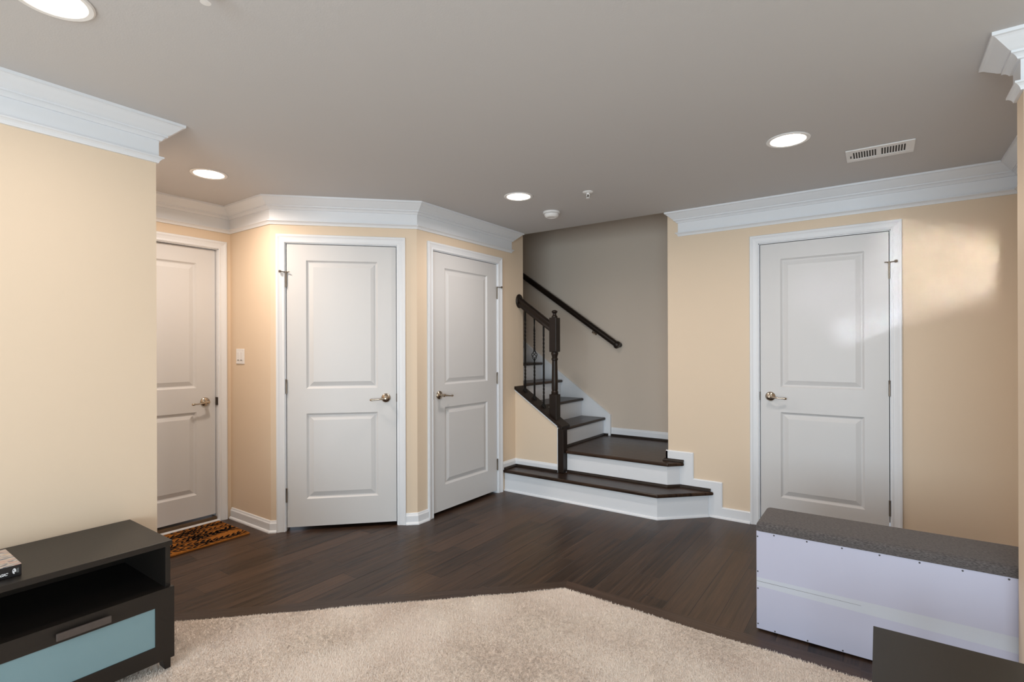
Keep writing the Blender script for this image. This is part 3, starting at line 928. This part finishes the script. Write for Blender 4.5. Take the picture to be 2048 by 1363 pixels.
# ------------------------------------------------------------------ wall hand rail
wr = thing('wall_handrail', 'dark round handrail sloping up the grey wall above the landing', 'handrail', (-2.5, YB, 1.44))
wz = lambda x: 1.325 - 0.6925 * (x + 2.172)
yr_ = YB - 0.068
mb = MB()
mb.tube([(-5.2, yr_, wz(-5.2)), (-2.185, yr_, wz(-2.185))], 0.0305, 20)
mb.build('rail', M['stain_rail'], wr)
mb = MB()
dx = Vector((1, 0, -0.6925)).normalized()
p0 = Vector((-2.200, yr_, wz(-2.200)))
mb.tube([p0, p0 + dx * 0.010, p0 + dx * 0.016, p0 + dx * 0.034, p0 + dx * 0.046, p0 + dx * 0.054], [0.0307, 0.031, 0.038, 0.041, 0.036, 0.023], 20)
mb.tube([p0 + dx * 0.028, p0 + dx * 0.03 + Vector((0, 0.04, 0)), (p0 + dx * 0.03 + Vector((0, 0.067, 0)))], 0.026, 16)
mb.build('rail_end', M['stain_rail'], wr)
for x in (-2.447, -4.1):
    mb = MB()
    zc_ = wz(x) - 0.062
    mb.lathe([(0.020, 0.0), (0.020, -0.004), (0.013, -0.010), (0.009, -0.016)], (x, YB - 0.0005, zc_), axis='Y', n=20)
    mb.tube([(x, YB - 0.010, zc_), (x, YB - 0.045, zc_ - 0.004), (x, yr_ - 0.004, zc_ + 0.008), (x, yr_, zc_ + 0.034)], [0.009, 0.010, 0.011, 0.008], 12)
    mb.build('bracket', M['nickel'], wr)

# ------------------------------------------------------------------ cabinet under the left wall
tv = thing('media_cabinet', 'low black-brown media cabinet with frosted glass drawer against the left wall', 'cabinet', (-2.55, 0.3, 0.012))
cb0, cb1, cf = -0.28, 0.916, -2.336
cbk = -2.770
z0 = 0.0185
MB().bbox(cbk, cf + 0.004, cb0, cb1, 0.508, 0.530, 0.0015).build('top', M['black_wood'], tv)
for y0, y1 in ((cb0 + 0.005, cb0 + 0.023), (cb1 - 0.024, cb1 - 0.006)):
    MB().bbox(cbk + 0.003, cf, y0, y1, 0.066, 0.508, 0.001).build('side_panel', M['black_wood'], tv)
MB().box(cbk + 0.003, cbk + 0.009, cb0 + 0.02, cb1 - 0.02, 0.07, 0.508).build('back_panel', M['black_wood'], tv)
MB().bbox(cbk + 0.01, cf, cb0 + 0.02, cb1 - 0.02, 0.330, 0.346, 0.001).build('shelf', M['black_wood'], tv)
MB().bbox(cbk + 0.01, cf, cb0 + 0.02, cb1 - 0.02, 0.066, 0.082, 0.001).build('bottom', M['black_wood'], tv)
for yf, s_ in ((cb1 - 0.006, -1), (cb0 + 0.005, 1)):
    for xf, sx in ((cf, -1), (cbk + 0.003, 1)):
        ya, yb2 = sorted((yf, yf + s_ * 0.020)); xa, xb = sorted((xf, xf + sx * 0.05))
        MB().prism([(yf, 0.066), (yf, z0), (yf + s_ * 0.021, z0), (yf + s_ * 0.030, 0.066)], xa, xb, 0.001, axes='YZ').build('foot', M['black_wood'], tv)
for (d0, d1) in ((0.331, 0.917), (-0.281, 0.327)):
    x0, x1 = cf + 0.001, cf + 0.017
    g0, g1, h0, h1 = d0 + 0.067, d1 - 0.067, 0.130, 0.283
    mb = MB()
    mb.box(x0, x1, d0, g0, 0.066, 0.348); mb.box(x0, x1, g1, d1, 0.066, 0.348)
    mb.box(x0, x1, g0, g1, 0.066, h0); mb.box(x0, x1, g0, g1, h1, 0.348)
    dr = mb.build('drawer', M['black_wood'], tv)
    MB().box(x0 + 0.001, x1 - 0.004, g0 - 0.002, g1 + 0.002, h0 - 0.002, h1 + 0.002).build('glass_panel', M['frost'], dr)
    hc = (d0 + d1) / 2
    mb = MB().bbox(x1 + 0.012, x1 + 0.022, hc - 0.078, hc + 0.078, 0.299, 0.324, 0.002)
    for s_ in (-1, 1):
        mb.tube([(x1 - 0.001, hc + s_ * 0.05, 0.312), (x1 + 0.013, hc + s_ * 0.05, 0.312)], 0.004, 8)
    mb.build('handle', M['handle_wood'], dr)

# book on top
bk = thing('book', 'thick book with busy photo cover and black spine lying on the black cabinet', 'book', (-2.50, 0.33, 0.530))
bx0, bx1, by0, by1, bz0, bz1 = -2.612, -2.394, 0.18, 0.477, 0.5303, 0.5700
MB().bbox(bx0, bx1, by0, by1, bz0, bz0 + 0.003, 0.001).build('back_cover', M['cover_black'], bk)
MB().bbox(bx0, bx1, by0, by1, bz1 - 0.003, bz1, 0.001).build('front_cover', M['cover_art'], bk)
mb = MB().bbox(bx1 - 0.004, bx1 + 0.0004, by0, by1, bz0, bz1 - 0.0012, 0.0015)
spn = mb.build('spine', M['cover_black'], bk)
MB().box(bx0 + 0.004, bx1 - 0.004, by0 + 0.004, by1 - 0.004, bz0 + 0.003, bz1 - 0.003).build('pages', M['paper'], bk)
tx = bpy.data.curves.new('lettering', 'FONT')
tx.body = 'MAGIC'; tx.size = 0.0115; tx.shear = 0.30; tx.align_x = 'RIGHT'; tx.offset = 0.0004; tx.extrude = 0.0001
to = bpy.data.objects.new('lettering', tx); COL.objects.link(to); to.parent = spn
tx.materials.append(M['ink_white'])
bpy.context.view_layer.update()
lm_ = bpy.data.meshes.new_from_object(to.evaluated_get(bpy.context.evaluated_depsgraph_get()))
bpy.data.objects.remove(to, do_unlink=True)
to = bpy.data.objects.new('lettering', lm_); COL.objects.link(to); to.parent = spn
lm_.materials.clear(); lm_.materials.append(M['ink_white'])
to.matrix_basis = Matrix.Translation(Vector((bx1 + 0.0007, 0.4415, 0.5405)) - wloc(bk)) @ Matrix(((0, 0, 1, 0), (1, 0, 0, 0), (0, 1, 0, 0), (0, 0, 0, 1)))
mb = MB()
X_ = bx1 + 0.0007
ey, ez = 0.4585, 0.5495
outer = [(ey + 0.0048 * math.cos(t), ez + 0.0092 * math.sin(t)) for t in np.linspace(0, 2 * PI, 28, endpoint=False)]
mb.add([(X_, y, z) for y, z in outer], [list(range(28))])
mb.add([(X_ + 0.0002, y, z) for y, z in ((ey - 0.0020, ez + 0.0065), (ey - 0.0002, ez + 0.0020), (ey - 0.0012, ez - 0.0002), (ey - 0.0030, ez + 0.0015))], [(0, 1, 2, 3)], mi=1)
mb.add([(X_ + 0.0002, y, z) for y, z in ((ey + 0.0003, ez - 0.0035), (ey + 0.0022, ez - 0.0022), (ey + 0.0045, ez - 0.0060), (ey + 0.0012, ez - 0.0090))], [(0, 1, 2, 3)], mi=1)
mb.build('emblem', [M['ink_white'], M['cover_black']], spn)
mb = MB()
for i in range(4):
    mb.box(X_ - 0.0002, X_, 0.4652 + i * 0.0013, 0.4658 + i * 0.0013, 0.5420, 0.5575)
mb.build('small_print', M['ink_grey'], spn)

# ------------------------------------------------------------------ bench behind the stub wall
bn = thing('storage_bench', 'white storage bench with grey fabric cushion, in front of the far right door', 'bench', (0.09, 2.74, 0))
bX0, bX1, bY0, bY1, bH = -0.466, 0.640, 2.600, 2.880, 0.455
mb = MB().bbox(bX0, bX1, bY0, bY0 + 0.005, 0.008, bH, 0.001); pn = mb.build('back_panel', M['laminate'], bn)
mb = MB().box(bX0 + 0.002, bX1 - 0.002, bY0 + 0.0055, bY1, 0.012, bH - 0.002); mb.build('body', M['laminate'], bn)
# fold line and tape
mb = MB().prism([(bX0 + 0.001, 0.2285), (bX1 - 0.001, 0.222), (bX1 - 0.001, 0.2205), (bX0 + 0.001, 0.2262)], bY0 - 0.0004, bY0, axes='XZ')
mb.build('fold_seam', M['tape'], pn)
mb = MB().prism([(bX0 + 0.001, 0.2262), (bX0 + 0.40, 0.2231), (bX0 + 0.40, 0.2223), (bX0 + 0.001, 0.2247)], bY0 - 0.0003, bY0, axes='XZ')
mb.build('crease', M['screw'], pn)
mb = MB().prism([(bX0 + 0.001, 0.243), (bX1 - 0.001, 0.241), (bX1 - 0.001, 0.176), (bX0 + 0.001, 0.203)], bY0 - 0.0002, bY0 + 0.0005, axes='XZ')
mb.build('tape_strip', M['tape'], pn)
for x, z in [(-0.461, 0.430), (-0.393, 0.447), (-0.263, 0.447), (-0.133, 0.447), (-0.003, 0.447), (0.126, 0.447), (0.255, 0.447), (0.384, 0.447), (0.513, 0.447), (0.630, 0.43), (-0.4605, 0.270), (-0.460, 0.192), (-0.460, 0.030), (-0.390, 0.0145), (-0.261, 0.0145), (-0.131, 0.0145), (-0.001, 0.0145), (0.128, 0.0145), (0.257, 0.0145), (0.386, 0.0145)]:
    mb = MB().lathe([(0.0034, 0.0005), (0.0034, -0.0008), (0.0024, -0.0018), (0.0008, -0.0022)], (x, bY0, z), axis='Y', n=12)
    mb.build('screw', M['screw'], pn)
for x in (bX0 + 0.03, bX1 - 0.03):
    for y in (bY0 + 0.03, bY1 - 0.03):
        MB().lathe([(0.012, 0.0), (0.012, 0.013)], (x, y, 0), n=12).build('foot', M['dark'], bn)
# padded lid
bm = bmesh.new()
bmesh.ops.create_cube(bm, size=1)
for v in bm.verts:
    v.co = Vector(((bX0 + bX1) / 2 + v.co.x * (bX1 - bX0 + 0.006), (bY0 + bY1) / 2 + v.co.y * (bY1 - bY0 + 0.006), bH + 0.001 + (v.co.z + 0.5) * 0.042))
top_e = [e for e in bm.edges if all(v.co.z > bH + 0.02 for v in e.verts)]
vert_e = [e for e in bm.edges if abs(e.verts[0].co.z - e.verts[1].co.z) > 0.01]
bmesh.ops.bevel(bm, geom=top_e + vert_e, offset=0.022, segments=5, affect='EDGES', profile=0.5)
cu = MB().bm(bm, smooth=True).build('cushion_lid', M['heather'], bn, sharp=60)

# ------------------------------------------------------------------ table in the right foreground
tb = thing('low_table', 'plain dark brown low table at the lower right edge, before the white bench', 'table', (0.45, 1.72, 0))
tz = 0.42
ty1 = 1.993
MB().bbox(-0.019, 0.90, 1.45, ty1, tz - 0.022, tz, 0.0012).build('tabletop', M['black_wood'], tb)
for x in (0.0, 0.835):
    for y in (1.47, ty1 - 0.065):
        MB().bbox(x, x + 0.045, y, y + 0.045, 0.0185, tz - 0.022, 0.001).build('leg', M['black_wood'], tb)
MB().bbox(0.02, 0.86, 1.49, ty1 - 0.04, 0.11, 0.128, 0.001).build('lower_shelf', M['black_wood'], tb)

# ------------------------------------------------------------------ door mat
def mat_mesh():
    x0, x1, y0, y1, z1_ = -4.052, -3.612, 1.155, 1.908, 0.012
    mb = MB()
    n = 14
    mb.prism([(x0, y0), (x1, y0), (x1, y1), (x0, y1)], 0.0005, z1_, 0.003, 2)
    zt_ = z1_ + 0.0006
    rnd = random.Random(11)
    def leaf(cx, cy, a, l, w):
        pts = []
        for t in range(10):
            th = 2 * PI * t / 10
            px = l * 0.5 * (1 + math.cos(th)); py = w * 0.5 * math.sin(th) * (0.55 + 0.45 * math.cos(th * 0.5) ** 2)
            X, Y = cx + px * math.cos(a) - py * math.sin(a), cy + px * math.sin(a) + py * math.cos(a)
            pts.append((min(x1 - 0.004, max(x0 + 0.004, X)), min(y1 - 0.004, max(y0 + 0.004, Y)), zt_))
        mb.add(pts, [list(range(10))], mi=1)
    for s in range(16):
        # arching sprigs running the length of the mat, in two staggered rows
        col_, row_ = s % 8, s // 8
        x = x0 + 0.025 + col_ * 0.0585
        y = y0 + 0.015 + row_ * 0.36 + (0.05 if col_ % 2 else 0.0)
        a = PI / 2 + rnd.uniform(-0.25, 0.25)
        k_ = rnd.choice((-1, 1)) * rnd.uniform(0.008, 0.03)
        px, py = x, y
        for i in range(13):
            x += 0.038 * math.cos(a); y += 0.038 * math.sin(a); a += k_
            if not (x0 + 0.01 < x < x1 - 0.01 and y0 + 0.01 < y < y1 - 0.012):
                break
            d = Vector((x - px, y - py, 0)); nn = Vector((-d.y, d.x, 0)).normalized() * 0.0032
            mb.add([(px + nn.x, py + nn.y, zt_), (px - nn.x, py - nn.y, zt_), (x - nn.x, y - nn.y, zt_), (x + nn.x, y + nn.y, zt_)], [(0, 1, 2, 3)], mi=1)
            for sd in (-1, 1):
                leaf(x, y, a + sd * rnd.uniform(0.55, 0.85), rnd.uniform(0.044, 0.060), rnd.uniform(0.014, 0.019))
            px, py = x, y
    return mb.build('door_mat', [M['coir'], M['coir_black']], weld=False)
tag(mat_mesh(), 'orange-brown coir doormat with black leaf print in front of the entry door', 'doormat')

# ------------------------------------------------------------------ switch plate
sw = thing('light_switch', 'white double light switch plate on the short yellow wall beside the entry door', 'switch', (-3.933, Y1, 1.187))
sx, sz = -3.933, 1.243
MB().bbox(sx - 0.058, sx + 0.058, Y1 - 0.006, Y1, sz - 0.057, sz + 0.057, 0.0025).build('cover_plate', M['plastic'], sw)
for dx_ in (-0.023, 0.023):
    rk = MB().bbox(sx + dx_ - 0.0165, sx + dx_ + 0.0165, Y1 - 0.0085, Y1 - 0.004, sz - 0.033, sz + 0.033, 0.0015).build('rocker', M['plastic'], sw)
    MB().box(sx + dx_ - 0.010, sx + dx_ + 0.010, Y1 - 0.0095, Y1 - 0.008, sz - 0.030, sz - 0.026).build('slider', M['duct'], rk)

# ------------------------------------------------------------------ things on the ceiling
CAN_GROUP = None
def can(x, y, label, power, r=0.082, colour=(1.0, 0.885, 0.80)):
    t = thing('recessed_light', label, 'ceiling light', (x, y, ZC - 0.006))
    MB().lathe([(r + 0.020, ZC - 0.0005), (r + 0.020, ZC - 0.003), (r + 0.015, ZC - 0.006), (r + 0.002, ZC - 0.005), (r, ZC - 0.003), (r, ZC - 0.0005)], (x, y, 0), n=40).build('trim_ring', M['plastic'], t)
    MB().lathe([(r + 0.0005, ZC - 0.0030), (r * 0.7, ZC - 0.0044), (0.002, ZC - 0.0048)], (x, y, 0), n=40).build('lens', M['lens'], t)
    l = area('can_bulb', (0, 0, -0.004), (0, 0, 0), 0.15, 0.15, power, colour, math.radians(165), 'DISK')
    l.parent = t
    return t
can(-3.336, 1.517, 'lit round ceiling downlight in the entry corner, above the doormat', 12, colour=(1.0, 0.84, 0.70))
can(-2.075, 3.014, 'lit round ceiling downlight nearest the smoke detector and stairs', 9)
can(-0.383, 3.007, 'lit round ceiling downlight left of the air vent', 7.2)
can(-2.058, 0.484, 'largest lit ceiling downlight, cut by the top left edge of the picture', 5, 0.084)
for x, y in ((-0.38, 0.0), (-2.0, -2.0), (-0.3, -2.0)):  # assumed cans, unseen, kept for the light they give
    can(x, y, 'unseen lit round ceiling downlight behind the camera', 6)['group'] = 'unseen downlights behind the camera'

sm = thing('smoke_detector', 'white round smoke detector on the ceiling near the stair opening', 'smoke detector', (-2.102, 3.51, ZC - 0.04))
c = (-2.102, 3.51, 0)
MB().lathe([(0.066, ZC - 0.0005), (0.067, ZC - 0.010), (0.064, ZC - 0.015), (0.052, ZC - 0.016)], c, n=36).build('mounting_plate', M['plastic'], sm)
MB().lathe([(0.050, ZC - 0.0155), (0.050, ZC - 0.018)], c, n=36).build('gap_ring', M['duct'], sm)
MB().lathe([(0.056, ZC - 0.018), (0.057, ZC - 0.026), (0.052, ZC - 0.036), (0.043, ZC - 0.044), (0.036, ZC - 0.0455), (0.032, ZC - 0.043), (0.002, ZC - 0.043)], c, n=36).build('cover', M['plastic'], sm)

def sprinkler(x, y, label):
    t = thing('fire_sprinkler', label, 'sprinkler', (x, y, ZC - 0.045))
    MB().lathe([(0.036, ZC - 0.0005), (0.036, ZC - 0.004), (0.030, ZC - 0.008), (0.016, ZC - 0.010)], (x, y, 0), n=28).build('escutcheon', M['plastic'], t)
    mb = MB().lathe([(0.010, ZC - 0.009), (0.010, ZC - 0.018), (0.008, ZC - 0.019)], (x, y, 0), n=16)
    for s_ in (-1, 1):
        mb.tube([(x + s_ * 0.007, y, ZC - 0.017), (x + s_ * 0.012, y, ZC - 0.026), (x + s_ * 0.009, y, ZC - 0.036), (x, y, ZC - 0.041)], 0.0028, 8)
    mb.lathe([(0.003, ZC - 0.037), (0.0035, ZC - 0.041), (0.003, ZC - 0.043)], (x, y, 0), n=10)
    mb.build('frame', M['plastic'], t)
    MB().lathe([(0.0025, ZC - 0.018), (0.003, ZC - 0.027), (0.0025, ZC - 0.037)], (x, y, 0), n=10).build('glass_bulb', M['bronze'], t)
    mb = MB().lathe([(0.003, ZC - 0.0425), (0.014, ZC - 0.0430), (0.015, ZC - 0.0445), (0.003, ZC - 0.0450)], (x, y, 0), n=20)
    mb.build('deflector', M['plastic'], t)
sprinkler(-1.629, 3.206, 'white ceiling sprinkler head between the smoke detector and the middle downlight, facing down')
sprinkler(-1.625, 0.731, 'white ceiling sprinkler head cut by the top edge of the picture')

vt = thing('air_vent', 'white slotted air vent register on the ceiling, above the far right door', 'vent', (0.0, 3.472, ZC - 0.008))
vx0, vx1, vy0, vy1 = -0.151, 0.153, 3.367, 3.573
slots = [(-0.118 + i * 0.0122, 0.0072) for i in range(9)] + [(0.010 + i * 0.0122, 0.0072) for i in range(9)]
sy0, sy1 = 3.408, 3.530
mb = MB()
zv0, zv1 = ZC - 0.006, ZC - 0.0005
mb.bbox(vx0, vx1, vy0, sy0, zv0, zv1, 0.0015); mb.bbox(vx0, vx1, sy1, vy1, zv0, zv1, 0.0015)
edges = [vx0] + [e for a, w in slots for e in (a, a + w)] + [vx1]
for i in range(0, len(edges), 2):
    mb.box(edges[i], edges[i + 1], sy0 - 0.001, sy1 + 0.001, zv0 + 0.0008, zv1)
mb.build('grille', M['plastic'], vt)
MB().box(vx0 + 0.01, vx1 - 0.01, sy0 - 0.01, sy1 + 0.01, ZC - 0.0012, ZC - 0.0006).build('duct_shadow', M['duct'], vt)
MB().box(-0.132, -0.126, 3.46, 3.475, ZC - 0.014, zv0).build('damper_lever', M['duct'], vt)
